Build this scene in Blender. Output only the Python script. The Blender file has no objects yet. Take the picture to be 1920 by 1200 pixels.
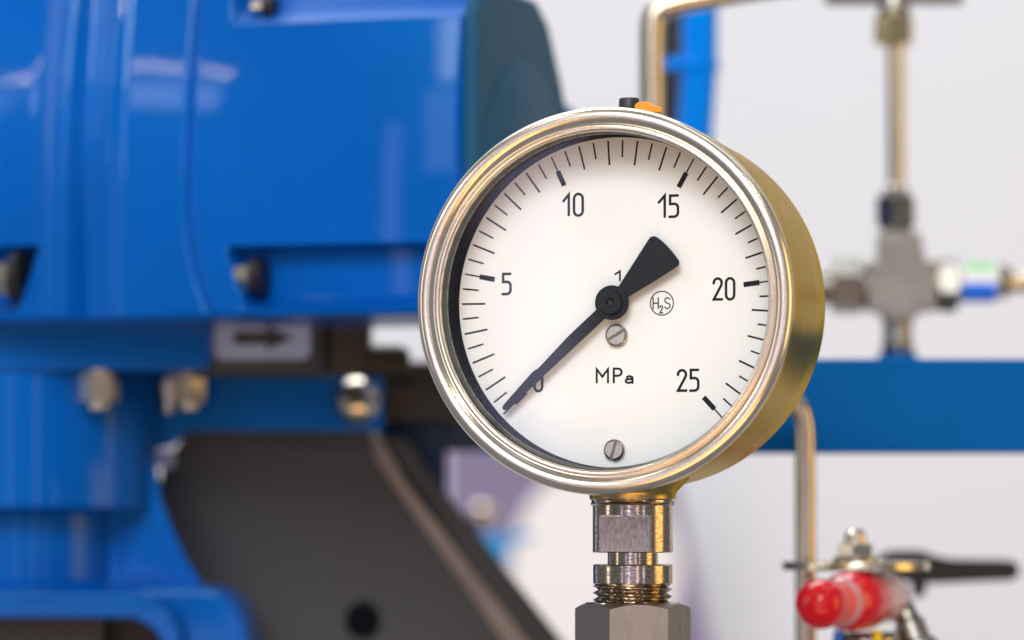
import bpy, bmesh, math, random
from mathutils import Vector, Matrix
random.seed(7)
SC = bpy.context.scene
COL = SC.collection
MM = 0.001
PI = math.pi

# ---------------------------------------------------------------- camera
FPX = 7467.0                       # focal length in photo pixels (1920 wide)
PITCH = math.radians(2.755)        # camera looks slightly up
CAMZ = 1300.0                      # camera height, mm
cd = bpy.data.cameras.new('camera')
cam = bpy.data.objects.new('camera', cd); COL.objects.link(cam)
cam.location = (0, 0, CAMZ * MM)
cam.rotation_euler = (math.radians(90) + PITCH, 0, 0)
cd.sensor_width = 36.0
cd.lens = FPX / 1920 * 36
cd.clip_start = 0.05; cd.clip_end = 100
cd.dof.use_dof = True
cd.dof.focus_distance = 1.056
cd.dof.aperture_fstop = 7.6
SC.camera = cam

# ---------------------------------------------------------------- world and lamps
w = bpy.data.worlds.new("World"); SC.world = w; w.use_nodes = True
bg = w.node_tree.nodes['Background']
bg.inputs[0].default_value = (0.80, 0.86, 1.0, 1)
bg.inputs[1].default_value = 0.24

def area(name, loc, target, sx, sy, power, col, spread=180):
    l = bpy.data.lights.new(name, 'AREA'); l.shape = 'RECTANGLE'
    l.size = sx; l.size_y = sy; l.energy = power; l.color = col; l.spread = math.radians(spread)
    o = bpy.data.objects.new(name, l); COL.objects.link(o)
    o.location = loc
    d = Vector(target) - Vector(loc)
    o.rotation_euler = d.to_track_quat('-Z', 'Y').to_euler()
    return o
G = (0.03, 1.06, 1.35)
area('hall_front_light', (-0.55, -1.75, 3.1), G, 1.9, 1.2, 80, (0.95, 0.97, 1.0))
area('hall_ceiling_light', (-0.35, 2.0, 3.3), G, 1.8, 0.9, 40, (0.92, 0.96, 1.0))
area('hall_side_light', (-2.6, 0.5, 1.9), G, 0.35, 1.8, 6, (1.0, 0.93, 0.84))
area('case_gold_light', (2.3, 0.7, 1.5), G, 1.1, 1.6, 14, (1.0, 0.62, 0.16))  # unseen warm lamp added to turn the case side gold
area('low_warm_light', (0.2, -0.6, 0.1), G, 1.8, 0.3, 9, (1.0, 0.58, 0.20))  # added low lamp, gives warm bands in the bezel
area('bezel_gold_light', (-0.6, -2.6, 0.2), G, 2.6, 0.8, 17, (1.0, 0.56, 0.18))  # unseen lamp added low in front for gold bezel reflections
area('bezel_violet_light', (-0.3, -2.6, 1.12), G, 2.6, 0.14, 4.0, (0.50, 0.46, 1.0))  # unseen strip lamp added to draw a lavender band in the bezel
area('dial_fill_light', (-0.9, -2.8, 2.35), G, 2.2, 0.8, 15, (0.95, 0.97, 1.0))  # fill lamp added to lift the shade at the dial top
area('wall_wash_light', (0.9, 1.2, 2.9), (0.3, 2.3, 1.4), 1.6, 0.5, 4, (0.94, 0.96, 1.0))
area('stem_streak_light', (-1.7, -1.6, 1.4), G, 0.10, 1.6, 2.0, (0.66, 0.62, 1.0))  # unseen slim lamps added for coloured streaks on the stem, next three too
area('stem_streak_light', (-0.75, -2.4, 1.4), G, 0.14, 1.6, 2.4, (1.0, 0.97, 0.92))
area('stem_streak_light', (0.75, -2.2, 1.4), G, 0.16, 1.5, 2.6, (1.0, 0.72, 0.52))
area('stem_streak_light', (1.35, -1.2, 1.4), G, 0.10, 1.5, 1.6, (0.80, 0.85, 1.0))
area('hall_lamp_panel', (-2.5, -0.4, 2.30), G, 0.6, 0.16, 2.4, (0.75, 0.88, 1.0))  # unseen lamp panel, placed for its reflection in the blue housing
for i in range(9):                                   # row of hall spotlights
    area('hall_spotlight', (-2.74 + i * 0.042, -0.05 - i * 0.085, 2.50 + 0.01 * (i % 2)), G, 0.03, 0.03, 0.35, (1.0, 0.80, 0.62))
for x, y in ((-1.2, 0.3), (1.3, -0.2), (0.9, -1.6), (-0.1, -1.4)):
    area('ceiling_spotlight', (x, y, 3.0), G, 0.12, 0.12, 2.6, (1.0, 0.90, 0.76))

SC.view_settings.view_transform = 'Standard'
SC.view_settings.look = 'None'
SC.view_settings.exposure = 0.0
SC.view_settings.gamma = 1.0
SC.render.engine = 'CYCLES'
SC.cycles.max_bounces = 8
SC.cycles.transparent_max_bounces = 8

# ---------------------------------------------------------------- pixel -> place
def ray(px, py):
    c, s = math.cos(PITCH), math.sin(PITCH)
    x, y, z = (px - 960) / FPX, 1.0, (600 - py) / FPX
    return Vector((x, y * c - z * s, y * s + z * c))
def W(px, py, d):
    """world point (mm) seen at photo pixel px,py at distance d along the view"""
    return ray(px, py) * d + Vector((0, 0, CAMZ))

# ---------------------------------------------------------------- materials
def mat(name, col, rough=0.4, metal=0.0, coat=0.0, noise=0.0, nscale=40.0, bump=0.0, bscale=300.0, aniso=0.0, rvar=0.0, stretch=None, spec=None, col2=None, trans=0.0, coat_rough=0.05, tint=None):
    m = bpy.data.materials.new(name); m.use_nodes = True
    nt = m.node_tree; N = nt.nodes; L = nt.links
    b = N['Principled BSDF']
    b.inputs['Base Color'].default_value = (*col, 1)
    b.inputs['Roughness'].default_value = rough
    b.inputs['Metallic'].default_value = metal
    b.inputs['Coat Weight'].default_value = coat
    b.inputs['Coat Roughness'].default_value = coat_rough
    b.inputs['Anisotropic'].default_value = aniso
    if tint: b.inputs['Specular Tint'].default_value = (*tint, 1)
    if spec is not None: b.inputs['Specular IOR Level'].default_value = spec
    b.inputs['Transmission Weight'].default_value = trans
    tc = N.new('ShaderNodeTexCoord'); mp = N.new('ShaderNodeMapping')
    L.new(tc.outputs['Object'], mp.inputs['Vector'])
    if stretch: mp.inputs['Scale'].default_value = stretch
    if noise > 0 or rvar > 0:
        n = N.new('ShaderNodeTexNoise'); n.inputs['Scale'].default_value = nscale; n.inputs['Detail'].default_value = 6
        L.new(mp.outputs[0], n.inputs['Vector'])
        if noise > 0:
            mx = N.new('ShaderNodeMix'); mx.data_type = 'RGBA'
            c2 = col2 if col2 else tuple(max(0, c * (1 - noise)) for c in col)
            mx.inputs['A'].default_value = (*col, 1); mx.inputs['B'].default_value = (*c2, 1)
            cr = N.new('ShaderNodeMapRange'); cr.inputs['From Min'].default_value = 0.35; cr.inputs['From Max'].default_value = 0.7
            L.new(n.outputs[0], cr.inputs['Value']); L.new(cr.outputs[0], mx.inputs['Factor'])
            L.new(mx.outputs['Result'], b.inputs['Base Color'])
        if rvar > 0:
            mr = N.new('ShaderNodeMapRange'); mr.inputs['From Min'].default_value = 0.3; mr.inputs['From Max'].default_value = 0.7
            mr.inputs['To Min'].default_value = max(0.02, rough - rvar); mr.inputs['To Max'].default_value = rough + rvar
            L.new(n.outputs[0], mr.inputs['Value']); L.new(mr.outputs[0], b.inputs['Roughness'])
    if bump > 0:
        n2 = N.new('ShaderNodeTexNoise'); n2.inputs['Scale'].default_value = bscale; n2.inputs['Detail'].default_value = 4
        L.new(mp.outputs[0], n2.inputs['Vector'])
        bp = N.new('ShaderNodeBump'); bp.inputs['Strength'].default_value = bump; bp.inputs['Distance'].default_value = 0.00008
        L.new(n2.outputs[0], bp.inputs['Height']); L.new(bp.outputs[0], b.inputs['Normal'])
    return m

M = {}
M['bezel'] = mat('bead_blasted_steel', (0.88, 0.765, 0.61), 0.24, 1.0, noise=0.10, nscale=120, bump=0.0)
M['case'] = mat('gold_tinted_steel_case', (0.47, 0.335, 0.115), 0.28, 1.0, noise=0.07, nscale=60, stretch=(0.35, 10, 0.35), rvar=0.02, tint=(0.80, 0.65, 0.34))  # one even gold tint over case, neck and clamping ring
M['stem'] = mat('turned_steel', (0.60, 0.49, 0.37), 0.17, 1.0, noise=0.60, nscale=800, bump=0.25, bscale=700, rvar=0.08, stretch=(1, 1, 3))
M['flat'] = mat('milled_steel', (0.44, 0.38, 0.36), 0.36, 1.0, noise=0.45, nscale=900, bump=0.5, bscale=3500, rvar=0.1, stretch=(1.6, 1, 0.6))
M['nut'] = mat('brushed_hex_steel', (0.33, 0.295, 0.265), 0.42, 1.0, noise=0.22, nscale=500, bump=0.35, bscale=1500, rvar=0.06, stretch=(1, 1, 0.35))
M['dial'] = mat('dial_white', (0.90, 0.885, 0.862), 0.45, bump=0.06, bscale=2500, spec=0.3)
M['print'] = mat('print_black', (0.006, 0.006, 0.012), 0.6, spec=0.2)
M['pointer'] = mat('pointer_black', (0.011, 0.012, 0.016), 0.42, bump=0.4, bscale=3000, spec=0.22)
M['innerblack'] = mat('inner_black', (0.003, 0.004, 0.008), 0.8, spec=0.05)
M['seal'] = mat('seal_rubber', (0.04, 0.042, 0.034), 0.4, noise=0.4, nscale=200)
M['screw'] = mat('screw_steel', (0.74, 0.66, 0.58), 0.30, 1.0, noise=0.35, nscale=900, bump=0.3, bscale=3000, rvar=0.1)
M['rubber'] = mat('plug_rubber', (0.018, 0.02, 0.018), 0.45, bump=0.1)
M['orange'] = mat('orange_plastic', (1.0, 0.34, 0.006), 0.3, noise=0.15, nscale=100)
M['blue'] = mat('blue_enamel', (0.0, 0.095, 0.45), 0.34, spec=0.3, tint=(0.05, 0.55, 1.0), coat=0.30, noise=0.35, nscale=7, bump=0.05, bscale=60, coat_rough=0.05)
M['blue_end'] = mat('end_cover_teal', (0.018, 0.085, 0.165), 0.5, spec=0.2, tint=(0.4, 0.8, 1.0), noise=0.15, nscale=8)  # end cover coloured duller and greener than the housing
M['beam_blue'] = mat('beam_blue', (0.0, 0.095, 0.33), 0.5, spec=0.05, noise=0.2, nscale=10)
M['hose_blue'] = mat('hose_blue', (0.0, 0.21, 0.78), 0.35, spec=0.3, tint=(0.1, 0.6, 1.0))
M['navy'] = mat('navy_paint_and_shade', (0.001, 0.032, 0.11), 0.5, noise=0.2, nscale=20)  # navy paint, also used as shade on the beam's left end
M['charcoal'] = mat('charcoal_paint', (0.025, 0.027, 0.032), 0.55, noise=0.25, nscale=12, bump=0.1, bscale=80)
M['plate_edge'] = mat('brown_plate_edge', (0.24, 0.20, 0.175), 0.6, 0.1, noise=0.3, nscale=30)  # edge strip coloured lighter and browner than the plate
M['black'] = mat('black_plastic', (0.008, 0.008, 0.009), 0.4)
M['darkbrown'] = mat('dark_brown_metal', (0.05, 0.042, 0.030), 0.45, 0.5, noise=0.5, nscale=30)
M['brass'] = mat('bright_brass_steel', (0.74, 0.65, 0.52), 0.18, 1.0, noise=0.2, nscale=60)
M['steel'] = mat('fitting_steel', (0.50, 0.45, 0.36), 0.22, 1.0, noise=0.3, nscale=60, rvar=0.08)
M['dsteel'] = mat('dull_fitting_steel', (0.34, 0.32, 0.28), 0.28, 1.0, noise=0.35, nscale=60)
M['gold'] = mat('yellow_gold_fitting', (0.80, 0.64, 0.34), 0.22, 1.0, noise=0.15, nscale=50)
M['tube'] = mat('steel_tube', (0.62, 0.52, 0.38), 0.24, 1.0, noise=0.15, nscale=50)
M['white'] = mat('white_plastic', (0.8, 0.8, 0.8), 0.4)
M['label'] = mat('label_shaded_blue', (0.38, 0.48, 0.74), 0.5)  # white label, darkened and blued to carry the shade under the housing
M['green'] = mat('green_band', (0.12, 0.55, 0.12), 0.4)
M['bandblue'] = mat('blue_band', (0.0, 0.18, 0.95), 0.35, coat=0.4)
M['red'] = mat('red_plastic', (0.66, 0.004, 0.012), 0.22, spec=0.2, coat=0.5, noise=0.3, nscale=30)
M['salmon'] = mat('neck_reflection_salmon', (0.72, 0.12, 0.11), 0.25, spec=0.3, coat=0.4)  # salmon stands for the pinkish reflection on the knob's neck
M['pink'] = mat('clear_pink_plastic', (0.75, 0.40, 0.42), 0.25, coat=0.5, trans=0.35)
M['yellow'] = mat('yellow_paint', (0.80, 0.55, 0.01), 0.4)
M['wall'] = mat('wall_paint', (0.735, 0.765, 0.825), 0.7, noise=0.03, nscale=1.5)
M['purple'] = mat('purple_print', (0.22, 0.19, 0.33), 0.6, noise=0.1, nscale=4)
M['disc'] = mat('white_print', (0.86, 0.86, 0.88), 0.6)
M['cyanblue'] = mat('cyan_blue_paint', (0.01, 0.30, 0.75), 0.35)
# glass: thin clear pane
gm = bpy.data.materials.new('clear_glass'); gm.use_nodes = True
nt = gm.node_tree; nt.nodes.remove(nt.nodes['Principled BSDF'])
lw = nt.nodes.new('ShaderNodeLayerWeight'); lw.inputs['Blend'].default_value = 0.5
pw = nt.nodes.new('ShaderNodeMath'); pw.operation = 'POWER'; pw.inputs[1].default_value = 5
nt.links.new(lw.outputs['Facing'], pw.inputs[0])
fr = nt.nodes.new('ShaderNodeMath'); fr.operation = 'MULTIPLY_ADD'; fr.inputs[1].default_value = 0.96; fr.inputs[2].default_value = 0.014
nt.links.new(pw.outputs[0], fr.inputs[0])
tr = nt.nodes.new('ShaderNodeBsdfTransparent'); tr.inputs[0].default_value = (0.985, 0.99, 0.985, 1)
gl = nt.nodes.new('ShaderNodeBsdfGlossy'); gl.inputs['Roughness'].default_value = 0.02
mxs = nt.nodes.new('ShaderNodeMixShader')
nt.links.new(fr.outputs[0], mxs.inputs[0]); nt.links.new(tr.outputs[0], mxs.inputs[1]); nt.links.new(gl.outputs[0], mxs.inputs[2])
nt.links.new(mxs.outputs[0], nt.nodes['Material Output'].inputs[0])
M['glass'] = gm

# ---------------------------------------------------------------- mesh tools (all shapes are (verts, faces) in mm)
def join(*shapes):
    V, Fc = [], []
    for v, f in shapes:
        n = len(V); V += list(v); Fc += [tuple(i + n for i in q) for q in f]
    return V, Fc
def xf(shape, mtx):
    return [tuple(mtx @ Vector(v)) for v in shape[0]], shape[1]
def tr_(shape, x, y, z): return xf(shape, Matrix.Translation((x, y, z)))
def lathe(prof, n=48, axis='Z', closed=False, cap0=True):
    """prof: (r, h) list. axis Z: h along z; Y: h along y; X: h along x"""
    V, Fc = [], []; m = len(prof)
    for r, h in prof:
        for i in range(n):
            a = 2 * PI * i / n; c, s = r * math.cos(a), r * math.sin(a)
            V.append({'Z': (c, s, h), 'Y': (c, h, s), 'X': (h, c, s)}[axis])
    for j in range(m if closed else m - 1):
        k = (j + 1) % m
        for i in range(n):
            i2 = (i + 1) % n
            Fc.append((j * n + i, j * n + i2, k * n + i2, k * n + i))
    if not closed:
        if cap0 and prof[0][0] > 1e-6: Fc.append(tuple(range(n))[::-1])
        if prof[-1][0] > 1e-6: Fc.append(tuple((m - 1) * n + i for i in range(n)))
    return V, Fc
def box(x0, x1, y0, y1, z0, z1):
    V = [(x, y, z) for x in (x0, x1) for y in (y0, y1) for z in (z0, z1)]
    return V, [(0, 1, 3, 2), (4, 6, 7, 5), (0, 4, 5, 1), (2, 3, 7, 6), (0, 2, 6, 4), (1, 5, 7, 3)]
def prism(poly, y0, y1):
    """poly in (x,z), extruded along y"""
    n = len(poly)
    V = [(x, y0, z) for x, z in poly] + [(x, y1, z) for x, z in poly]
    Fc = [tuple(range(n)), tuple(range(n, 2 * n))[::-1]]
    for i in range(n):
        j = (i + 1) % n; Fc.append((i, i + n, j + n, j))
    return V, Fc
def prismx(poly, x0, x1):
    """poly in (y,z), extruded along x"""
    n = len(poly)
    V = [(x0, y, z) for y, z in poly] + [(x1, y, z) for y, z in poly]
    Fc = [tuple(range(n)), tuple(range(n, 2 * n))[::-1]]
    for i in range(n):
        j = (i + 1) % n; Fc.append((i, i + n, j + n, j))
    return V, Fc
def smooth_path(pts, it=3):
    for _ in range(it):
        q = [pts[0]]
        for a, b in zip(pts[:-1], pts[1:]):
            a, b = Vector(a), Vector(b)
            q += [a * 0.75 + b * 0.25, a * 0.25 + b * 0.75]
        q.append(pts[-1]); pts = q
    return [Vector(p) for p in pts]
def tube(path, r, n=28):
    P = [Vector(p) for p in path]; V, Fc = [], []
    up = Vector((0, 1, 0.01)).normalized()
    for i, p in enumerate(P):
        t = (P[min(i + 1, len(P) - 1)] - P[max(i - 1, 0)]).normalized()
        a = t.cross(up).normalized(); b = t.cross(a).normalized()
        rr = r[i] if isinstance(r, list) else r
        for k in range(n):
            an = 2 * PI * k / n; V.append(tuple(p + a * math.cos(an) * rr + b * math.sin(an) * rr))
    for i in range(len(P) - 1):
        for k in range(n):
            k2 = (k + 1) % n; Fc.append((i * n + k, i * n + k2, (i + 1) * n + k2, (i + 1) * n + k))
    Fc.append(tuple(range(n))[::-1]); Fc.append(tuple((len(P) - 1) * n + k for k in range(n)))
    return V, Fc
def hexa(R, z0, z1, a0=0.0, axis='Z', cham=0.13, both=True):
    """hexagon nut body with turned (arched) chamfers"""
    n = 6 * 14; rf = R * math.cos(PI / 6); V, Fc = [], []
    rows = []
    def hr(t):
        u = ((t - a0) % (PI / 3)) - PI / 6
        return rf / math.cos(u)
    th = [2 * PI * i / n + a0 for i in range(n)]
    c = lambda t: (hr(t) - rf * 0.985) * 0.60
    rows.append([(rf * 0.93, 0 if both else 0, t) for t in th])
    def put(rw): 
        k = len(V)
        for r, h, t in rw:
            cc, ss = r * math.cos(t), r * math.sin(t)
            V.append({'Z': (cc, ss, h), 'Y': (cc, h, ss), 'X': (h, cc, ss)}[axis])
        return k
    ks = []
    if both:
        ks.append(put([(rf * 0.95, z0, t) for t in th])); ks.append(put([(hr(t), z0 + c(t) + 0.02, t) for t in th]))
    else: ks.append(put([(hr(t), z0, t) for t in th]))
    ks.append(put([(hr(t), z1 - c(t) - 0.02, t) for t in th])); ks.append(put([(rf * 0.95, z1, t) for t in th]))
    for a, b in zip(ks[:-1], ks[1:]):
        for i in range(n):
            j = (i + 1) % n; Fc.append((a + i, a + j, b + j, b + i))
    Fc.append(tuple(ks[0] + i for i in range(n))[::-1]); Fc.append(tuple(ks[-1] + i for i in range(n)))
    return V, Fc
def sphere(r, nu=32, nv=20):
    return lathe([(max(1e-7, r * math.sin(PI * j / nv)), -r * math.cos(PI * j / nv)) for j in range(nv + 1)], nu)

def ribbon(pts, wd, y, closed=False, cap=True):
    """flat stroke in the x/z plane with rounded ends"""
    P = [Vector((p[0], p[1])) for p in pts]
    n = len(P); h = wd / 2; Lf, Rt = [], []
    for i in range(n):
        if closed: a, b = P[(i - 1) % n], P[(i + 1) % n]
        else: a, b = P[max(i - 1, 0)], P[min(i + 1, n - 1)]
        d1 = (P[i] - a).normalized() if (P[i] - a).length > 1e-9 else (b - P[i]).normalized()
        d2 = (b - P[i]).normalized() if (b - P[i]).length > 1e-9 else d1
        n1 = Vector((-d1.y, d1.x)); n2 = Vector((-d2.y, d2.x))
        m = n1 + n2; m = m.normalized() if m.length > 1e-6 else n1
        k = h / max(0.35, m.dot(n1))
        Lf.append(P[i] + m * k); Rt.append(P[i] - m * k)
    V = []; Fc = []
    for l, r in zip(Lf, Rt): V += [(l.x, y, l.y), (r.x, y, r.y)]
    for i in range(n if closed else n - 1):
        j = (i + 1) % n; Fc.append((2 * i, 2 * i + 1, 2 * j + 1, 2 * j))
    if not closed and cap:
        for e, o, (l, r) in ((0, 1, (0, 1)), (n - 1, n - 2, (2 * n - 1, 2 * n - 2))):
            d = (P[e] - P[o]).normalized(); nn = Vector((-d.y, d.x)); c = len(V); ring = []
            for q in range(1, 8):
                t = PI * q / 8; p = P[e] - nn * h * math.cos(t) + d * h * math.sin(t)
                V.append((p.x, y, p.y)); ring.append(c + q - 1)
            s, t2 = (V[l], V[r])
            first = Vector((V[ring[0]][0], V[ring[0]][2]))
            if (Vector((s[0], s[2])) - first).length < (Vector((t2[0], t2[2])) - first).length: Fc.append((l, *ring, r))
            else: Fc.append((r, *ring, l))
    return V, Fc

def mesh(name, shape, m, bevel=0.0, seg=3, sharp=32, off=(0, 0, 0)):
    me = bpy.data.meshes.new(name)
    o = Vector(off)
    me.from_pydata([tuple((Vector(v) - o) * MM) for v in shape[0]], [], shape[1])
    b = bmesh.new(); b.from_mesh(me)
    bmesh.ops.remove_doubles(b, verts=b.verts, dist=2e-7)
    bmesh.ops.recalc_face_normals(b, faces=b.faces)
    if bevel > 0:
        es = [e for e in b.edges if len(e.link_faces) == 2 and e.calc_face_angle(0) > math.radians(28)]
        bmesh.ops.bevel(b, geom=es, offset=bevel * MM, segments=seg, affect='EDGES', profile=0.5, clamp_overlap=True)
    for f in b.faces: f.smooth = True
    for e in b.edges:
        if len(e.link_faces) == 2 and e.calc_face_angle(0) > math.radians(sharp): e.smooth = False
    b.to_mesh(me); b.free()
    me.materials.append(M[m])
    return me
def part(name, shape, m, parent, bevel=0.0, off=(0, 0, 0), label=None, seg=3, sharp=32):
    o = bpy.data.objects.new(name, mesh(name, shape, m, bevel, seg, sharp, off)); COL.objects.link(o)
    o.parent = parent
    if bevel > 0:
        wn = o.modifiers.new('weighted_normal', 'WEIGHTED_NORMAL'); wn.keep_sharp = True; wn.weight = 100
    if label: o['label'] = label
    return o
def thing(name, label, cat, loc_mm, rz=0.0, group=None):
    o = bpy.data.objects.new(name, None); COL.objects.link(o)
    o.empty_display_size = 0.02
    o.location = Vector(loc_mm) * MM; o.rotation_euler = (0, 0, rz)
    o['label'] = label; o['category'] = cat
    if group: o['group'] = group
    return o
def struct(name, shape, m, loc_mm=(0, 0, 0), bevel=0):
    o = part(name, shape, m, None, bevel); o.location = Vector(loc_mm) * MM; o['kind'] = 'structure'
    return o

# ================================================================ SETTING
wl = W(960, 600, 2350)
struct('wall', box(-1500, 1500, 0, 40, -1300, 1300), 'wall', wl)

# ================================================================ GAUGE
YAW = math.radians(-16.49)
CEN = Vector((27.96, 1055.55, CAMZ + 55.50))      # dial centre
BZ = Vector((0, 15.7, -81.0))                       # foot of the stem in gauge coordinates
RG = Matrix.Rotation(YAW, 3, 'Z')
gauge = thing('pressure_gauge', 'round steel pressure gauge with white MPa dial and black pointer, screwed on the hex fitting', 'pressure gauge', CEN + RG @ BZ, YAW)
def gp(name, shape, m, parent=None, **k):
    return part(name, shape, m, parent or gauge, off=BZ, **k)
def unp(px, py, dy=0.0):
    """gauge coordinates (x, z) on the plane dy in front of / behind the dial"""
    d = ray(px, py); nrm = RG @ Vector((0, 1, 0)); c = CEN - Vector((0, 0, CAMZ))
    o = c + nrm * dy; t = nrm.dot(o) / nrm.dot(d); q = RG.transposed() @ (d * t - c)
    return q.x, q.z
NG = 224
def arc(cx, cy, rx, ry, a0, a1, n):
    return [(cx + rx * math.cos(math.radians(a0 + (a1 - a0) * i / n)), cy + ry * math.sin(math.radians(a0 + (a1 - a0) * i / n))) for i in range(n + 1)]
# bezel: rolled rim, groove, inner lip (r, y)
bp = [(48.9, -11.4), (50.0, -11.5), (50.4, -12.0), (50.5, -12.6)]
bp += [(x, y) for x, y in arc(48.55, -14.2, 2.4, 2.6, 0, -128, 20)]
bp += [(46.55, -15.75), (46.25, -15.45), (46.0, -15.35), (45.7, -15.5)]
bp += arc(45.35, -15.1, 0.85, 0.75, -80, -180, 8)
bp += [(44.5, -13.2), (44.9, -12.6), (48.6, -12.4)]
gp('bezel', tr_(lathe(bp, NG, 'Y', True), 0, 0, -0.3), 'bezel', sharp=50)
# seal ring, inner wall, glass
gp('seal_ring', tr_(lathe([(44.75, -12.3), (44.45, -12.55), (43.95, -9.6), (44.8, -9.4)], NG, 'Y', True), -0.1, 0, -0.1), 'seal')
gp('inner_ring', lathe([(43.93, -9.6), (43.93, 0.05), (45.2, 0.3), (45.2, -9.3)], NG, 'Y', True), 'innerblack')
gp('glass', lathe([(0.001, -11.4), (43.9, -11.4), (43.9, -10.0), (0.001, -10.0)], 128, 'Y', True), 'glass')
# case
gp('clamping_ring', lathe([(48.8, -11.9), (50.15, -11.8), (50.3, 0.0), (50.0, 0.6), (47.8, 0.9)], NG, 'Y', True), 'case', sharp=50)
cp = [(47.5, -10.8), (48.4, -10.8), (48.3, 0.8), (48.4, 1.5), (49.1, 1.8), (49.3, 2.4), (49.3, 4.2), (48.95, 4.9), (48.95, 33.0)] + arc(45.7, 34.0, 3.25, 3.25, 0, 90, 8) + [(0.001, 37.3)]
gp('case', lathe(cp, NG, 'Y', cap0=False), 'case', sharp=40)
# neck of the case around the stem
gp('case_neck', tr_(lathe([(17.5, -44.0), (15.2, -47.0), (13.2, -48.9), (12.0, -50.1), (11.65, -51.0), (11.6, -52.0), (9, -52.0)], 64, 'Z'), 0, 15.7, 0), 'case')

# dial and its print
dial = gp('dial', lathe([(0.001, 0.0), (44.6, 0.0), (44.6, 0.8), (0.001, 0.8)], 128, 'Y', True), 'dial')
ROLL = math.radians(2.088)
SW = math.radians(10.809)
def bar(a, r0, r1, wd, y=-0.05):
    d = Vector((math.cos(a), math.sin(a))); n = Vector((-d.y, d.x)) * wd / 2
    q = [d * r0 + n, d * r0 - n, d * r1 - n, d * r1 + n]
    return [(p.x, y, p.y) for p in q], [(0, 1, 2, 3)]
for i in range(51):
    v = i / 2; a = PI / 2 + SW * (12.5 - v) - ROLL
    if i % 10 == 0:
        s = join(bar(a, 38.3, 43.14, 0.40, -0.05), bar(a, 34.6, 38.9, 1.35, -0.07))
    elif i % 2 == 0: s = bar(a, 36.62, 43.14, 0.50)
    else: s = bar(a, 38.65, 43.14, 0.45)
    part('tick_mark', s, 'print', dial, off=BZ)
def A(cx, cy, r, a0, a1, n=10, ry=None): return arc(cx, cy, r, ry or r, a0, a1, n)
GL = {
 '0': (0.44, [(A(.22, .78, .22, 0, 180) + A(.22, .22, .22, 180, 360), True)]),
 '1': (0.30, [([(0, .66), (.27, .97), (.27, 0)], False)]),
 '2': (0.42, [([(0, .76)] + A(.205, .78, .205, 175, -20, 12) + [(.37, .64), (0.0, 0.0), (.42, 0)], False)]),
 '5': (0.42, [([(.40, 1), (.03, 1), (.03, .60)] + A(.22, .42, .19, 90, 0, 8)[0:] + A(.21, .2, .2, 0, -90, 8) + [(.0, 0)], False)]),
 'M': (0.72, [([(0, 0), (0, 1), (.36, .42), (.72, 1), (.72, 0)], False)]),
 'P': (0.52, [([(0, 0), (0, 1), (.28, 1)] + A(.28, .74, .26, 80, -90, 12) + [(.06, .48)], False)]),
 'a': (0.46, [([(.46, .0), (.46, .46)] + A(.26, .46, .2, 0, 150, 10), False), ([(.40, .38), (.2, .38)] + A(.2, .19, .19, 90, 270, 10) + [(.40, .06)], False)]),
 'H': (0.5, [([(0, 0), (0, 1)], False), ([(.5, 0), (.5, 1)], False), ([(.03, .5), (.47, .5)], False)]),
 'S': (0.48, [(A(.24, .76, .24, 25, 250, 14) + A(.24, .25, .24, 70, -160, 14), False)]),
}
def glyph(ch, box_px, stroke):
    x0, y0, x1, y1 = box_px
    a = unp(x0, y1); b = unp(x1, y0); h = stroke / 2
    X0, Z0, X1, Z1 = a[0] + h, a[1] + h, b[0] - h, b[1] - h
    wd, strokes = GL[ch]; out = []
    for k, (pl, cl) in enumerate(strokes):
        pts = [(X0 + p[0] / wd * (X1 - X0), Z0 + p[1] * (Z1 - Z0)) for p in pl]
        q = [pts[0]]
        for p in pts[1:]:
            if math.dist(p, q[-1]) > 0.02: q.append(p)
        out.append(ribbon(q, stroke, -0.05 - 0.012 * k, cl))
    return join(*out)
def text(name, parts, stroke, extra=None):
    s = join(*[glyph(c, bx, stroke) for c, bx in parts])
    if extra: s = join(s, extra)
    return part(name, s, 'print', dial, off=BZ)
ST = 0.70
text('numeral', [('0', (1000, 692, 1019, 736))], ST)
text('numeral', [('5', (940, 511, 960, 554))], ST)
text('numeral', [('1', (1054, 361, 1070, 406)), ('0', (1074, 361, 1095, 407))], ST)
text('numeral', [('1', (1233, 363, 1250, 409)), ('5', (1253, 364, 1274, 409))], ST)
text('numeral', [('2', (1336, 519, 1356, 564)), ('0', (1359, 519, 1379, 564))], ST)
text('numeral', [('2', (1269, 691, 1289, 735)), ('5', (1292, 691, 1312, 735))], ST)
text('class_mark', [('1', (1152, 506, 1165, 528))], 0.5)
text('unit_text', [('M', (1117, 690, 1142, 719)), ('P', (1149, 689, 1167, 719)), ('a', (1171, 697, 1188, 720))], 0.58)
cx, cz = unp(1241, 568.5)
circ = ribbon([(cx + 3.15 * math.cos(2 * PI * i / 48), cz + 3.15 * math.sin(2 * PI * i / 48)) for i in range(48)], 0.30, -0.05, True)
text('symbol', [('H', (1223.5, 557, 1235.5, 580)), ('2', (1236.2, 572, 1243.8, 588)), ('S', (1245.5, 557, 1257.5, 580))], 0.34, circ)

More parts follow.
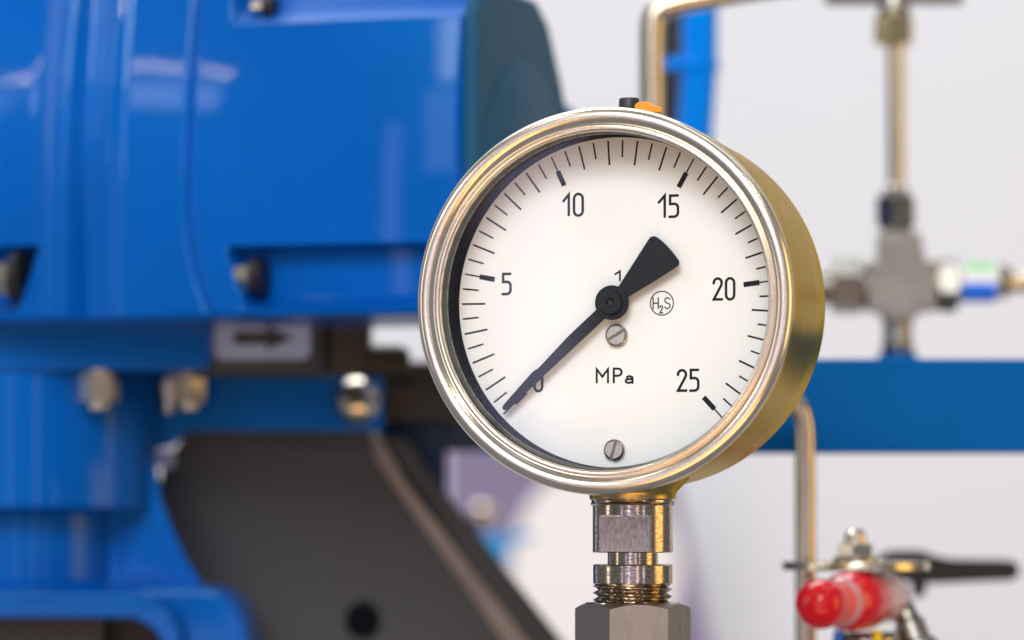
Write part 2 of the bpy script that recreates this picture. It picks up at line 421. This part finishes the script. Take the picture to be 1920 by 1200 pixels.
# dial screws
def screw(px, py, ang, r=2.95):
    x, z = unp(px, py, -1.2)
    g0 = 0.42; out = []
    for sgn in (1, -1):
        a0 = math.asin(g0 / r); n = 22
        rim = [(r * math.cos(a0 + (PI - 2 * a0) * i / n), r * math.sin(a0 + (PI - 2 * a0) * i / n)) for i in range(n + 1)]
        k = 0.82; inner = [(p[0] * k, max(g0, p[1] * k)) for p in rim]
        V = []; Fc = []
        for (rr, y) in ((rim, -0.6), (rim, -1.15), (inner, -1.55)):
            V += [(p[0], y, p[1] * sgn) for p in rr]
        m = n + 1
        for j in (0, 1):
            for i in range(n): Fc.append((j * m + i, j * m + i + 1, (j + 1) * m + i + 1, (j + 1) * m + i))
            Fc.append((j * m + n, j * m, (j + 1) * m, (j + 1) * m + n))
        Fc.append(tuple(2 * m + i for i in range(m))); out.append((V, Fc))
    s = join(*out); fl = lathe([(r - 0.03, -0.02), (r - 0.03, -0.7)], 44, 'Y')
    fl = tr_(fl, x, 0, z)
    s = xf(s, Matrix.Translation((x, 0, z)) @ Matrix.Rotation(-math.radians(ang), 4, 'Y'))
    o = gp('dial_screw', s, 'screw'); gp('slot_shade', fl, 'dsteel', o)  # darker steel on the slot floor stands for the shade in it
screw(1155, 628.5, 31, 2.95)
screw(1151, 843.5, 73, 2.8)

# pointer
PD = -3.3
def pline(pts): return [unp(x, y, PD) for x, y in pts]
hub = unp(1147.5, 567.5, PD)
hr = 4.6
arm = [(1137, 595), (1076, 652), (1018, 706), (1013, 712), (990, 733), (952, 767), (947, 769.5), (943, 768), (942, 763), (946, 757), (975, 724), (1000, 696), (1009, 691), (1066, 630), (1121, 578)]
cw = [(1158, 540), (1190, 490), (1215.5, 450), (1219, 445), (1224, 442.8), (1230, 443.5), (1240, 450.5), (1251, 461), (1262, 473.5), (1272.5, 487.5), (1274, 492), (1273, 497), (1269, 500.5), (1230, 525.5), (1178, 557)]
def plate(pts, y0, y1): return prism(pline(pts), y0, y1)
pointer = gp('pointer', join(plate(arm, PD - 0.25, PD + 0.25), plate(cw, PD - 0.25, PD + 0.25)), 'pointer', bevel=0.12, seg=2)
gp('hub_disc', tr_(lathe([(hr, 0.35), (hr, -0.36), (hr - 0.15, -0.5), (1, -0.5)], 64, 'Y'), hub[0], PD, hub[1]), 'pointer', pointer)
gp('hub_cap', tr_(lathe([(3.05, 0), (3.05, -1.2), (2.9, -1.45), (1.15, -1.45), (1.0, -1.1), (0.75, -0.9), (0.001, -0.8)], 48, 'Y'), hub[0] - 0.05, PD - 0.4, hub[1]), 'pointer', pointer)
# dark star painted for the shade in the hub's driver recess
stp = []
for i in range(24):
    a = 2 * PI * i / 24; r = 0.62 + 0.16 * math.cos(6 * a); stp.append((hub[0] + r * math.cos(a), hub[1] + r * math.sin(a)))
gp('hub_socket_shade', prism(stp, PD - 1.26, PD - 1.15), 'darkbrown', pointer)
gp('pointer_shaft', tr_(lathe([(1.0, 0), (1.0, 3.3)], 20, 'Y'), hub[0], PD + 0.2, hub[1]), 'pointer')

# fill plug and orange vent lever on top of the case
px0 = Vector((0.2, 11.8, 50.9))
n = 40; V = []; Fc = []
rows = [(2.75, -1.0), (2.75, 2.2), (2.62, 4.3), (2.45, 4.65), (0.001, 4.65)]
for r, z in rows:
    for i in range(n):
        rr = r + (0.07 if i % 2 and r > 2.5 else 0); a = 2 * PI * i / n
        V.append((px0.x + rr * math.cos(a), px0.y + rr * math.sin(a), px0.z + z))
for j in range(len(rows) - 1):
    for i in range(n): Fc.append((j * n + i, j * n + (i + 1) % n, (j + 1) * n + (i + 1) % n, (j + 1) * n + i))
gp('filler_plug', (V, Fc), 'rubber', sharp=60)
lv = [(2.0, -0.7), (1.9, 1.5), (2.6, 2.2), (5.6, 2.55), (6.1, 1.95), (6.3, 1.6), (9.0, 1.0), (9.2, -0.45), (7.0, -0.6), (6.4, -0.2)]
gp('vent_lever', prism([(px0.x + a, px0.z + 0.95 + b) for a, b in lv], px0.y - 1.9, px0.y + 0.9), 'orange', bevel=0.18)

# stem
SX, SY = 0.0, 15.7
def zpx(py): return unp(1186, py, SY)[1]
def st(shape): return tr_(shape, SX, SY, 0)
zA, zB, zC, zD, zE, zF, zG, zH = [zpx(v) for v in (931, 947, 948, 1036, 1058, 1093, 1097, 1131)]
gp('stem_collar', st(lathe([(9, zA + 0.3), (11.45, zA + 0.1), (11.6, zA - 0.2), (11.45, zA - 0.8), (11.1, zA - 1.0), (11.1, zB + 0.7), (11.35, zB + 0.3), (11.1, zB - 0.1), (9, zB - 0.3)], 72)), 'stem')
# square shank body with milled flats: cylinder cut by four flats over part of the height
def shank():
    n = 144; R = 10.75; d = 7.95; zt = zpx(966); V = []; Fc = []
    def rad(t, flat):
        if not flat: return R
        return min(R, d / max(1e-3, abs(math.sin(t))))
    rows = [(zB, 0), (zt + 0.02, 0), (zt, 1), (zD + 0.25, 1), (zD, 2)]
    for z, fl in rows:
        for i in range(n):
            t = 2 * PI * (i + 0.0) / n; r = rad(t, fl) * (0.975 if fl == 2 else 1)
            V.append((r * math.cos(t), r * math.sin(t), z))
    for j in range(len(rows) - 1):
        for i in range(n): Fc.append((j * n + i, j * n + (i + 1) % n, (j + 1) * n + (i + 1) % n, (j + 1) * n + i))
    Fc.append(tuple(range(n))); Fc.append(tuple((len(rows) - 1) * n + i for i in range(n)))
    return V, Fc
gp('stem_shank', st(shank()), 'stem', sharp=14)
hw = 6.75; zt = zpx(967.5)
gp('wrench_flat', st(join(box(-hw, hw, -8.0, -7.8, zD + 0.35, zt - 0.15))), 'flat')
gp('stem_neck', st(lathe([(6.75, zD + 0.5), (6.75, zE - 0.5)], 64)), 'stem')
gp('stem_ring', st(lathe([(6, zE + 0.02), (10.4, zE), (10.65, zE - 0.3), (10.65, zF), (10.0, zG - 0.2), (6, zG - 0.5)], 72)), 'stem')
def thread(z0, z1, pitch, Ro, Ri):
    n = 72; steps = 16; rowsN = int((z0 - z1) / pitch * steps); V = []; Fc = []
    for j in range(rowsN + 1):
        z = z0 - (z0 - z1) * j / rowsN
        for i in range(n):
            t = 2 * PI * i / n; ph = ((z / pitch) + i / n) % 1.0
            tri = abs(ph * 2 - 1); tri = min(1, max(0, (tri - 0.06) / 0.86))
            r = Ri + (Ro - Ri) * tri
            V.append((r * math.cos(t), r * math.sin(t), z))
    for j in range(rowsN):
        for i in range(n): Fc.append((j * n + i, j * n + (i + 1) % n, (j + 1) * n + (i + 1) % n, (j + 1) * n + i))
    return V, Fc
gp('thread', st(thread(zG - 0.1, BZ.z - 0.5, 1.86, 10.7, 9.3)), 'stem', sharp=30)

# hex fitting below the gauge: a thing of its own
fit_base = CEN + RG @ Vector((0, 15.7, -140))
fit = thing('hex_fitting', 'matt grey steel hexagonal fitting under the gauge with its thread screwed in', 'hex fitting', fit_base, math.radians(0))
zt = zH + 140
part('hex_body', hexa(15.6, 20, zt, math.radians(5), 'Z', both=True), 'nut', fit, sharp=12)
part('bore_ring', lathe([(13.2, zt - 0.3), (12.6, zt + 0.25), (10.9, zt + 0.3), (10.75, zt - 1.5)], 72), 'stem', fit)
part('pipe', lathe([(10.5, -120), (10.5, 22)], 48), 'tube', fit)

# ================================================================ BACKGROUND helpers
class BG:
    """a thing at viewing distance d; its shapes are written in photo pixels at that distance"""
    def __init__(s, name, label, cat, rx, ry, d, yaw=0.0, group=None):
        s.k = d / FPX; s.d = d; s.rx, s.ry = rx, ry
        s.root = thing(name, label, cat, W(rx, ry, d), yaw, group)
    def P(s, px, py): return ((px - s.rx) * s.k, (s.ry - py) * s.k)
    def sc(s, shape): return [tuple(c * s.k for c in v) for v in shape[0]], shape[1]
    def part(s, name, shape, m, parent=None, **kw):
        return part(name, s.sc(shape), m, parent or s.root, **kw)
    # shapes in px: x right, z up relative to (rx, ry), y away
    def box(s, x0, y0, x1, y1, d0, d1): return box(x0 - s.rx, x1 - s.rx, d0, d1, s.ry - y1, s.ry - y0)
    def poly(s, pts, d0, d1): return prism([(x - s.rx, s.ry - y) for x, y in pts], d0, d1)
    def comp(s, px, py, dy):
        f = 1 + dy * s.k / s.d           # deeper pieces sit a little farther out from the vanishing point
        return 960 + (px - 960) * f, 959 + (py - 959) * f
    def at(s, shape, px, py, dy=0):
        px, py = s.comp(px, py, dy); return tr_(shape, px - s.rx, dy, s.ry - py)
    def path(s, pts, it=3): return smooth_path([Vector((x - s.rx, (d if d else 0), s.ry - y)) for x, y, d in pts], it)

# ================================================================ PUMP HOUSING (large blue casting, upper left)
PYAW = math.radians(-20)
pb = BG('blue_actuator', 'large glossy blue cast actuator housing filling the upper left behind the gauge', 'actuator', 860, 605, 1215, PYAW)
cs = math.cos(PYAW); sn = -math.sin(PYAW)
def sstep(a, b, x):
    t = max(0, min(1, (x - a) / (b - a))); return t * t * (3 - 2 * t)
def ux(px):                         # photo column -> local x of the yawed front
    q = (px - 860) / cs
    return q * (1 - q * pb.k * sn / 1215 * 1.0)
def depth(u, v):
    d = 0.0
    t = (v - 360) / 360; d += 34 * t * t if v < 360 else 6 * t * t
    d += 30 * ((u - 500) / 360) ** 2 * sstep(150, 230, u)
    if v < 20: d += (20 - max(v, -34)) * 1.5 * sstep(415, 440, u)
    d += 30 * (1 - sstep(40, 120, u)) * 0.4
    g = sstep(105, 150, u) * (1 - sstep(168, 192, u)); d += 46 * g * (0.65 + 0.35 * sstep(100, 500, v))
    d -= 12 * sstep(178, 190, u) * (1 - sstep(190, 225, u))
    # curved seam between the two castings
    sx = 345 + (0 if v < 380 else ((v - 380) / 220) ** 1.8 * 52)
    d += 10 * math.exp(-((u - sx) / 5.0) ** 2)
    d -= 5 * sstep(sx, sx + 14, u)
    # long recess with the bolt
    lx = 425 + (v - 455) * 0.30
    if v > 452: d += 62 * sstep(lx - 3, lx + 5, u) * sstep(452, 458, v) * (1 - sstep(546, 577, v)) - 14 * sstep(560, 577, v) * sstep(lx - 20, lx + 20, u)
    lx2 = 64 - (v - 440) * 0.34
    d += 60 * (1 - sstep(lx2 - 6, lx2, u)) * sstep(438, 446, v) * (1 - sstep(560, 572, v))
    # rounded vertical edge beside the end cover
    if u > 835: d += (u - 835) ** 2 / 25 * 0.5
    if v > 578: d += (v - 578) * 0.8
    return d
us = []; u = -260.0
while u < 866:
    us.append(u); u += 20 if u < 0 else (4 if u < 480 else (9 if u < 830 else 3))
vs = [-200 + i * 20 for i in range(8)] + [-40 + i * 5 for i in range(0, 14)] + [30 + i * 6 for i in range(70)] + [450 + i * 3 for i in range(53)]
vs = sorted(set(min(v, 588) for v in vs))
V, Fc = [], []
for v in vs:
    for u in us: V.append((ux(u), depth(u, v), 605 - v))
nu, nv = len(us), len(vs)
for j in range(nv - 1):
    for i in range(nu - 1): Fc.append((j * nu + i, j * nu + i + 1, (j + 1) * nu + i + 1, (j + 1) * nu + i))
# close it: bottom, top, sides and back
bk = 480
for j, vv in ((nv - 1, 588), (0, -200)):
    base = len(V)
    for u in us: V.append((ux(u), bk, 605 - vv))
    for i in range(nu - 1): Fc.append((j * nu + i, j * nu + i + 1, base + i + 1, base + i))
pb.part('housing', (V, Fc), 'blue', sharp=50)
endp = [(14, 17), (14, 588), (50, 650), (350, 650), (420, 610), (500, 500), (555, 400), (565, 210), (520, 17)]
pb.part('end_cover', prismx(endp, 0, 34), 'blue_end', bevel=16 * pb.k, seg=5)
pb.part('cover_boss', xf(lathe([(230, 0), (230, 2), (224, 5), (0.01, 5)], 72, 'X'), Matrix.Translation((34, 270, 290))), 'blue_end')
pb.part('side_boss', xf(lathe([(42, -30), (42, 10), (34, 22), (0.01, 26)], 32, 'X'), Matrix.Translation((10, 560, 420))), 'blue')
# bolt in the recess
def bolt_x(b, px, py, r, L, dy, name='recess_bolt', m='brass'):
    s = join(tr_(hexa(r, -L, 0, 0.2, 'X'), 0, 0, 0), lathe([(r * 0.45, -1), (r * 0.45, 20)], 20, 'X'))
    o = b.part(name, tr_(s, ux(px), dy, 605 - py), m)
    b.part('washer', tr_(lathe([(r * 1.45, 1), (r * 1.45, 16), (r * 1.2, 22), (0.01, 22)], 28, 'X'), ux(px), dy, 605 - py), 'black', o)
bolt_x(pb, 466, 508, 26, 34, 22)
bolt_x(pb, 12, 500, 36, 34, 30)
bolt_x(pb, 470, -14, 17, 24, 60)

# ================================================================ NECK / PEDESTAL under it
nb = BG('blue_pedestal', 'blue cast pedestal with round column and arched foot at the lower left', 'pedestal', 50, 1200, 1325)
nb.part('collar', nb.poly([(-300, 600), (402, 607), (410, 620), (410, 690), (400, 702), (-300, 702)], -212, 260), 'blue', bevel=8 * nb.k)
nb.part('column', nb.at(lathe([(166, 70), (166, 236), (176, 244), (242, 250), (242, 502)], 96), 50, 1200, 40), 'blue')
nb.part('column_base', nb.at(lathe([(182, 90), (182, 104), (168, 116)], 64), 50, 1200, 40), 'blue')
rib = [(120, 940)] + [(285, 850), (292, 890), (302, 935), (320, 985), (345, 1040), (372, 1085), (390, 1110), (120, 1110)]
nb.part('gusset', nb.poly(rib, -10, 40), 'blue', bevel=7 * nb.k)
nb.part('gusset_panel', nb.poly([(232, 985), (286, 965), (296, 1000), (322, 1062), (325, 1085), (232, 1088)], -16, -4), 'blue', bevel=5 * nb.k)
inner = [(338, 1330), (334, 1235), (324, 1196), (304, 1170), (272, 1154), (-300, 1152)]
foot = [(-300, 1098), (380, 1098), (420, 1104), (448, 1124), (466, 1156), (476, 1200), (480, 1330)] + inner
nb.part('foot', nb.poly(foot, -120, 200), 'blue', bevel=14 * nb.k, seg=4)
arch = [(-300, 1106), (268, 1106), (306, 1114), (338, 1140), (356, 1180), (362, 1330)] + inner
nb.part('foot_arch', nb.poly(arch, -225, -118), 'blue', bevel=7 * nb.k, seg=3)
nb.part('arch_shade_box', nb.box(-300, 1153, 200, 1330, -60, 220), 'black')  # black box puts the shade under the arch into colour
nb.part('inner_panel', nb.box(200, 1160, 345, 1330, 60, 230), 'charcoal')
for (x, y, r, m) in ((183, 726, 38, 'brass'), (352, 728, 36, 'brass')):
    o = nb.part('flange_bolt', nb.at(join(hexa(r, -28, 26, 0.25 if x < 300 else 0.6, 'Z'), lathe([(r * .5, -40), (r * .5, 40)], 20)), x, y, -190 if x < 300 else -110), m)
nb.part('stud', nb.at(join(lathe([(17, -38), (17, 26)], 20), lathe([(26, -5), (26, 18)], 24)), 315, 735, -80), 'dsteel')

# ================================================================ BRACKET BAR with round bolt
bb = BG('blue_bracket_bar', 'flat blue bracket bar with a round shiny bolt at its right end', 'bracket', 290, 810, 1345)
bb.part('bar', bb.poly([(285, 684), (715, 684), (718, 808), (350, 808), (318, 838), (285, 842)], 0, 60), 'blue', bevel=4 * bb.k)
o = bb.part('round_bolt', bb.at(lathe([(44, 0), (44, -8), (36, -20), (36, -30), (30, -44), (14, -52), (0.01, -54)], 36, 'Y'), 668, 752), 'brass')
bb.part('bolt_socket', bb.at(lathe([(14, -56), (14, -50)], 6, 'Y'), 668, 752), 'black', o)
bb.part('light_block', bb.box(285, 842, 316, 876, 70, 130), 'label')

# ================================================================ DARK BLOCK WITH ARROW LABEL
db = BG('dark_valve_block', 'dark grey block carrying a pale rounded arrow label, under the blue housing', 'valve block', 410, 705, 1300)
db.part('block', db.box(360, 596, 610, 704, 0, 200), 'black', bevel=5 * db.k)
db.part('side_block', db.box(610, 560, 692, 700, 40, 200), 'darkbrown', bevel=8 * db.k)
db.part('knuckle', db.at(lathe([(24, 0), (30, 20), (30, 110), (20, 130)], 32, 'X'), 640, 676, 90), 'darkbrown')
def rrect(x0, y0, x1, y1, r, n=6):
    P = []
    for cx, cy, a in ((x1 - r, y0 + r, -90), (x1 - r, y1 - r, 0), (x0 + r, y1 - r, 90), (x0 + r, y0 + r, 180)):
        P += [(cx + r * math.cos(math.radians(a + 90 * i / n)), cy + r * math.sin(math.radians(a + 90 * i / n))) for i in range(n + 1)]
    return P
lb = db.part('arrow_label', db.poly(rrect(400, 606, 582, 674, 16), -5, 0), 'label')
db.part('arrow', db.poly([(438, 622), (500, 622), (500, 612), (550, 634), (500, 657), (500, 646), (438, 646)], -8, -5.3), 'black', lb)

# dark mechanism behind the block
dm = BG('black_mechanism', 'dark mechanism block and painted shadow between the arrow label and the gauge', 'mechanism', 760, 850, 1382)
dm.part('body', dm.poly([(590, 672), (690, 674), (740, 682), (800, 676), (1000, 676), (1000, 790), (590, 790)], 0, 200), 'black', bevel=10 * dm.k)  # black body also takes in the housing's shadow on the beam
dm.part('shaft_end', dm.at(lathe([(34, 0), (34, -10), (26, -20), (0.01, -22)], 28, 'Y'), 745, 740), 'darkbrown')
dm.part('pipe_stub', dm.at(lathe([(14, 0), (14, 130)], 24, 'X'), 720, 690, -10), 'darkbrown')

# ================================================================ SLOPING CHARCOAL PLATE
cpb = BG('charcoal_gusset_plate', 'dark grey sloping support plate with a round hole, lower left of the gauge', 'support plate', 300, 1200, 1368)
face = [(356, 796), (690, 796), (712, 860), (1010, 1260), (300, 1260), (292, 940), (302, 878)]
ring = [(680 + 33 * math.cos(2 * PI * i / 28), 1163 + 35 * math.sin(2 * PI * i / 28)) for i in range(28)]
cpb.part('plate', cpb.poly(face, 0, 60), 'charcoal')
cpb.part('edge_strip', join((lambda a: a)(prism([(x - 300, 1200 - y) for x, y in [(690, 812), (708, 812), (760, 905), (1036, 1260), (980, 1260), (700, 860)]], -6, 46))), 'plate_edge', bevel=9 * cpb.k)
cpb.part('rear_edge', cpb.poly([(712, 820), (762, 820), (800, 880), (1100, 1260), (1010, 1260)], 22, 95), 'charcoal', bevel=10 * cpb.k)
cpb.part('hole', cpb.poly(ring, -8, 10), 'innerblack')  # black disc stands for the shade inside the hole

# ================================================================ BLUE BEAM and navy post
be = BG('blue_beam', 'long horizontal blue painted steel beam passing behind the gauge to the right', 'beam', 1530, 850, 1235)
be.part('rail', be.box(905, 673, 2250, 849, 0, 150), 'beam_blue', bevel=5 * be.k)
nv_ = BG('navy_post', 'dark navy post standing between the sloping plate and the gauge', 'post', 780, 1200, 1400)
nv_.part('post', nv_.box(700, 790, 836, 1500, 0, 120), 'navy', bevel=4 * nv_.k)
nv_.part('shaded_beam_end', nv_.box(836, 700, 1120, 846, 10, 110), 'navy', bevel=4 * nv_.k)  # blue beam's left end, its shade given as navy colour

# ================================================================ PURPLE PANEL with white disc
pp = BG('display_panel', 'purple display panel printed with a large white disc, behind the gauge stem', 'display panel', 1100, 1200, 2150)
pnl = pp.part('board', pp.poly([(836, 700), (1215, 700), (1262, 890), (1334, 1210), (1400, 1500), (836, 1500)], 0, 20), 'purple')
pp.part('printed_disc', pp.poly([(1116 + 160 * math.cos(2 * PI * i / 72), 1075 + 205 * math.sin(2 * PI * i / 72)) for i in range(72)], -4, -0.5), 'disc', pnl)

# small blue valve
sv = BG('small_blue_valve', 'small bright blue valve with pale cap in front of the purple panel', 'valve', 930, 1060, 1750)
sv.part('body', sv.poly([(885, 1004), (1000, 1000), (1000, 1012), (950, 1020), (948, 1100), (930, 1110), (885, 1050)], 0, 50), 'cyanblue', bevel=4 * sv.k)
sv.part('neck', sv.at(lathe([(12, 0), (14, 30), (20, 34), (20, 44)], 24), 893, 1006, 20), 'navy')
sv.part('cap', sv.at(lathe([(24, 0), (26, 8), (26, 22), (18, 30), (0.01, 32)], 28), 905, 975, 20), 'steel')

# ================================================================ BENT TUBES
def tubething(name, label, pts, d, r, ref, m='tube'):
    b = BG(name, label, 'tube', ref[0], ref[1], d)
    b.part('tube_run', tube(b.path(pts), r), m)
    return b
tA = tubething('bent_steel_tube', 'satin steel tube rising behind the gauge top and bending right', [(1222, 420, 0), (1222, 250, 0), (1222, 110, 0), (1222, 60, 0), (1226, 22, 0), (1262, 4, 0), (1330, -8, 0), (1420, -24, 0), (1560, -40, 0)], 1290, 23, (1222, 420))
tB = tubething('drop_steel_tube', 'satin steel tube curving out behind the gauge and dropping past the red valve', [(1330, 742, 0), (1440, 742, 0), (1494, 750, 0), (1510, 790, 0), (1511, 850, 0), (1511, 1000, 0), (1511, 1400, 0)], 1212, 20, (1511, 1200))

# blue hose behind with black strip
hb = BG('blue_hose', 'bright blue hose with a collar band, hanging right of the bent steel tube', 'hose', 1300, 300, 1420)
hb.part('hose_run', tube(hb.path([(1302, 420, 0), (1300, 300, 0), (1306, 200, 0), (1312, 120, 0), (1312, 50, 0), (1314, -60, 0)]), 34), 'hose_blue')
hb.part('collar', hb.at(lathe([(36, -12), (39, -8), (39, 8), (36, 12)], 32), 1310, 122), 'hose_blue')
hb.part('clip', hb.box(1246, 108, 1300, 132, -20, 20), 'hose_blue', bevel=3 * hb.k)
bk_ = BG('black_cable_post', 'dark rubber sleeve between the bent steel tube and the blue hose', 'sleeve', 1262, 300, 1450)
bk_.part('sleeve', bk_.at(lathe([(26, -120), (26, 275)], 32), 1262, 300), 'black')
bk_.part('foot_ring', bk_.at(lathe([(29, -60), (31, -50), (29, -40)], 32), 1262, 300), 'black')

# ================================================================ CROSS FITTING with tubes (right)
cf = BG('cross_fitting', 'dull steel four-way tube fitting with coloured ring, standing on the blue beam', 'fitting', 1682, 672, 1370)
cf.part('body', cf.poly([(1648, 438), (1724, 438), (1730, 490), (1752, 492), (1752, 584), (1716, 588), (1714, 602), (1654, 602), (1652, 588), (1622, 584), (1622, 492), (1644, 490)], -46, 46), 'dsteel', bevel=5 * cf.k)
cf.part('top_sleeve', cf.at(lathe([(36, -12), (30, 4), (20, 20), (20, 34)], 36), 1682, 432), 'steel')
cf.part('top_nut', cf.at(hexa(40, 0, 56, 0.35), 1681, 424), 'dsteel')
cf.part('nut_neck', cf.at(lathe([(30, 0), (24, 14), (18, 22)], 32), 1681, 368), 'brass')
cf.part('vertical_tube', cf.at(lathe([(17.5, 0), (17.5, 290)], 32), 1682, 365), 'tube')
for sgn, nm in ((-1, 'left'), (1, 'right')):
    x0 = 1636 if sgn < 0 else 1736
    def ax(prof): return cf.at(lathe([(r, h * sgn) for r, h in prof], 40, 'X'), x0, 535)
    cf.part('arm', ax([(45, -10), (45, 18), (38, 22), (38, 30)]), 'dsteel')
    hx = hexa(52, 20, 60, 0.3, 'X') if sgn > 0 else xf(hexa(54, 20, 78, 0.3, 'X'), Matrix.Rotation(PI, 4, 'Z'))
    cf.part('union_nut', cf.at(hx, x0, 535), 'dsteel')
cf.part('left_ferrule', cf.at(lathe([(36, -100), (36, -70)], 36, 'X'), 1636, 535), 'dsteel')
cf.part('right_ferrule', cf.at(lathe([(34, 56), (30, 66), (30, 72)], 36, 'X'), 1736, 535), 'steel')
rg = cf.part('colour_ring', cf.at(lathe([(30, 64), (35, 66), (35, 132), (30, 134)], 40, 'X'), 1736, 530), 'white')
# bands of the ring: green above, blue below
def halfband(a0, a1, r, x0, x1, n=12):
    V, Fc = [], []
    for i in range(n + 1):
        a = math.radians(a0 + (a1 - a0) * i / n)
        for rr in (r, r - 3):
            for x in (x0, x1): V.append((x, -rr * math.cos(a), rr * math.sin(a)))
    for i in range(n):
        a = 4 * i; b = a + 4
        Fc += [(a, a + 1, b + 1, b), (a + 2, b + 2, b + 3, a + 3), (a, b, b + 2, a + 2), (a + 1, a + 3, b + 3, b + 1)]
    Fc += [(0, 2, 3, 1), (4 * n, 4 * n + 1, 4 * n + 3, 4 * n + 2)]
    return V, Fc
cf.part('green_band', cf.at(halfband(40, 130, 37, 72, 126), 1736, 530), 'green', rg)
cf.part('blue_band', cf.at(halfband(-110, -4, 37, 66, 130), 1736, 530), 'bandblue', rg)
cf.part('ring_nut', cf.at(lathe([(30, 132), (33, 136), (31, 152), (20, 166)], 36, 'X'), 1736, 528), 'steel')
cf.part('side_tube', cf.at(lathe([(19, 150), (19, 420)], 32, 'X'), 1736, 530), 'tube')
cf.part('stem', cf.at(lathe([(30, -72), (30, -66), (28, -50), (28, 6)], 36), 1683, 598), 'dsteel')
cf.part('base_nut', cf.at(hexa(32, -74, -48, 0.2), 1683, 598), 'black')
cf.part('mount_foot', cf.at(lathe([(44, -14), (38, -4), (32, 2), (28, 4)], 36), 1683, 664), 'beam_blue')
# top manifold
cf.part('upper_nut', cf.at(join(hexa(40, -26, 26, 0.3), lathe([(34, 24), (30, 36)], 32)), 1679, 56), 'gold')
cf.part('upper_neck', cf.at(lathe([(34, 32), (28, 44), (24, 90)], 32), 1679, 58), 'dsteel')
cf.part('upper_arm', cf.at(lathe([(26, -130), (26, 128)], 32, 'X'), 1679, -20), 'dsteel')

# ================================================================ RED-HANDLED VALVE (lower right)
rv = BG('red_handled_valve', 'ball valve with glossy red knob handle under a thin steel disc, lower right', 'valve', 1610, 1300, 1185)
K = -40
rv.part('disc', rv.at(lathe([(0.01, 8), (139, 8), (140, 6), (140, -8), (0.01, -9)], 64), 1605, 1061, 60), 'tube')
rv.part('disc_nut', rv.at(join(hexa(38, 0, 32, 0.3), lathe([(22, 30), (20, 52), (12, 60), (0.01, 62)], 28)), 1605, 1052, 30), 'brass')
rv.part('washer', rv.at(lathe([(42, 0), (42, 8), (34, 12)], 36), 1605, 1054, 30), 'steel')
ang = math.radians(-62)
axm = Matrix.Rotation(ang, 4, 'Z')
def hnd(prof, n=44): return rv.at(xf(lathe(prof, n, 'X'), axm), 1690, 1120, 60)
# knob pointing towards the viewer and to the left: profile along -X of the turned axis
rv.part('knob', rv.at(sphere(46.5), 1538, 1133, -180), 'red')
def along(p0, p1, prof, n=40):
    p0 = (*rv.comp(*p0), p0[2]); p1 = (*rv.comp(*p1), p1[2])
    a = Vector((p0[0] - rv.rx, p0[2], rv.ry - p0[1])); b = Vector((p1[0] - rv.rx, p1[2], rv.ry - p1[1]))
    q = (b - a).to_track_quat('Z', 'Y').to_matrix().to_4x4(); L = (b - a).length
    return xf(lathe([(r, h * L) for r, h in prof], n), Matrix.Translation(a) @ q)
rv.part('knob_neck', along((1538, 1133, -180), (1590, 1128, -92), [(28, 0), (36, .4), (43, .9), (46, 1.0)]), 'salmon')
rv.part('grip', along((1580, 1129, -105), (1628, 1124, 10), [(44, 0), (54, .12), (57, .4), (56, .8), (52, 1.0)]), 'red')
rv.part('clear_sleeve', along((1626, 1124, 10), (1668, 1120, 110), [(51, 0), (50, .8), (42, 1.0)]), 'pink')
rv.part('neck_sheen_ring', along((1571, 1130, -122), (1579, 1129, -108), [(41, 0), (47, .5), (44, 1.0)]), 'pink')  # pale ring paints the pinkish reflection between knob and grip
bod = rv.part('valve_body', rv.at(lathe([(64, -200), (64, 105), (52, 116)], 48), 1625, 1300, 40), 'steel')
rv.part('blue_stripe', rv.at(lathe([(9, -60), (9, 118)], 16), 1572, 1300, -8), 'bandblue', bod)
rv.part('yellow_stripe', rv.at(lathe([(9, -60), (9, 118)], 16), 1645, 1300, -24), 'yellow', bod)
rv.part('side_port', along((1690, 1130, 90), (1740, 1260, 60), [(20, 0), (24, .25), (30, .3), (30, .55), (38, .6), (42, 1.0)]), 'dsteel')

lv = BG('black_lever', 'black plastic lever handle sticking out to the right behind the steel disc', 'lever', 1720, 1115, 1350)
lv.part('handle', lv.poly([(1640, 1056), (1648, 1040), (1672, 1032), (1726, 1032), (1752, 1042), (1780, 1048), (1892, 1050), (1908, 1057), (1911, 1076), (1898, 1088), (1750, 1094), (1700, 1092), (1640, 1074)], -22, 26), 'black', bevel=6 * lv.k)
lv.part('bracket', lv.poly([(1708, 1078), (1738, 1078), (1734, 1116), (1712, 1122)], -14, 20), 'black', bevel=3 * lv.k)
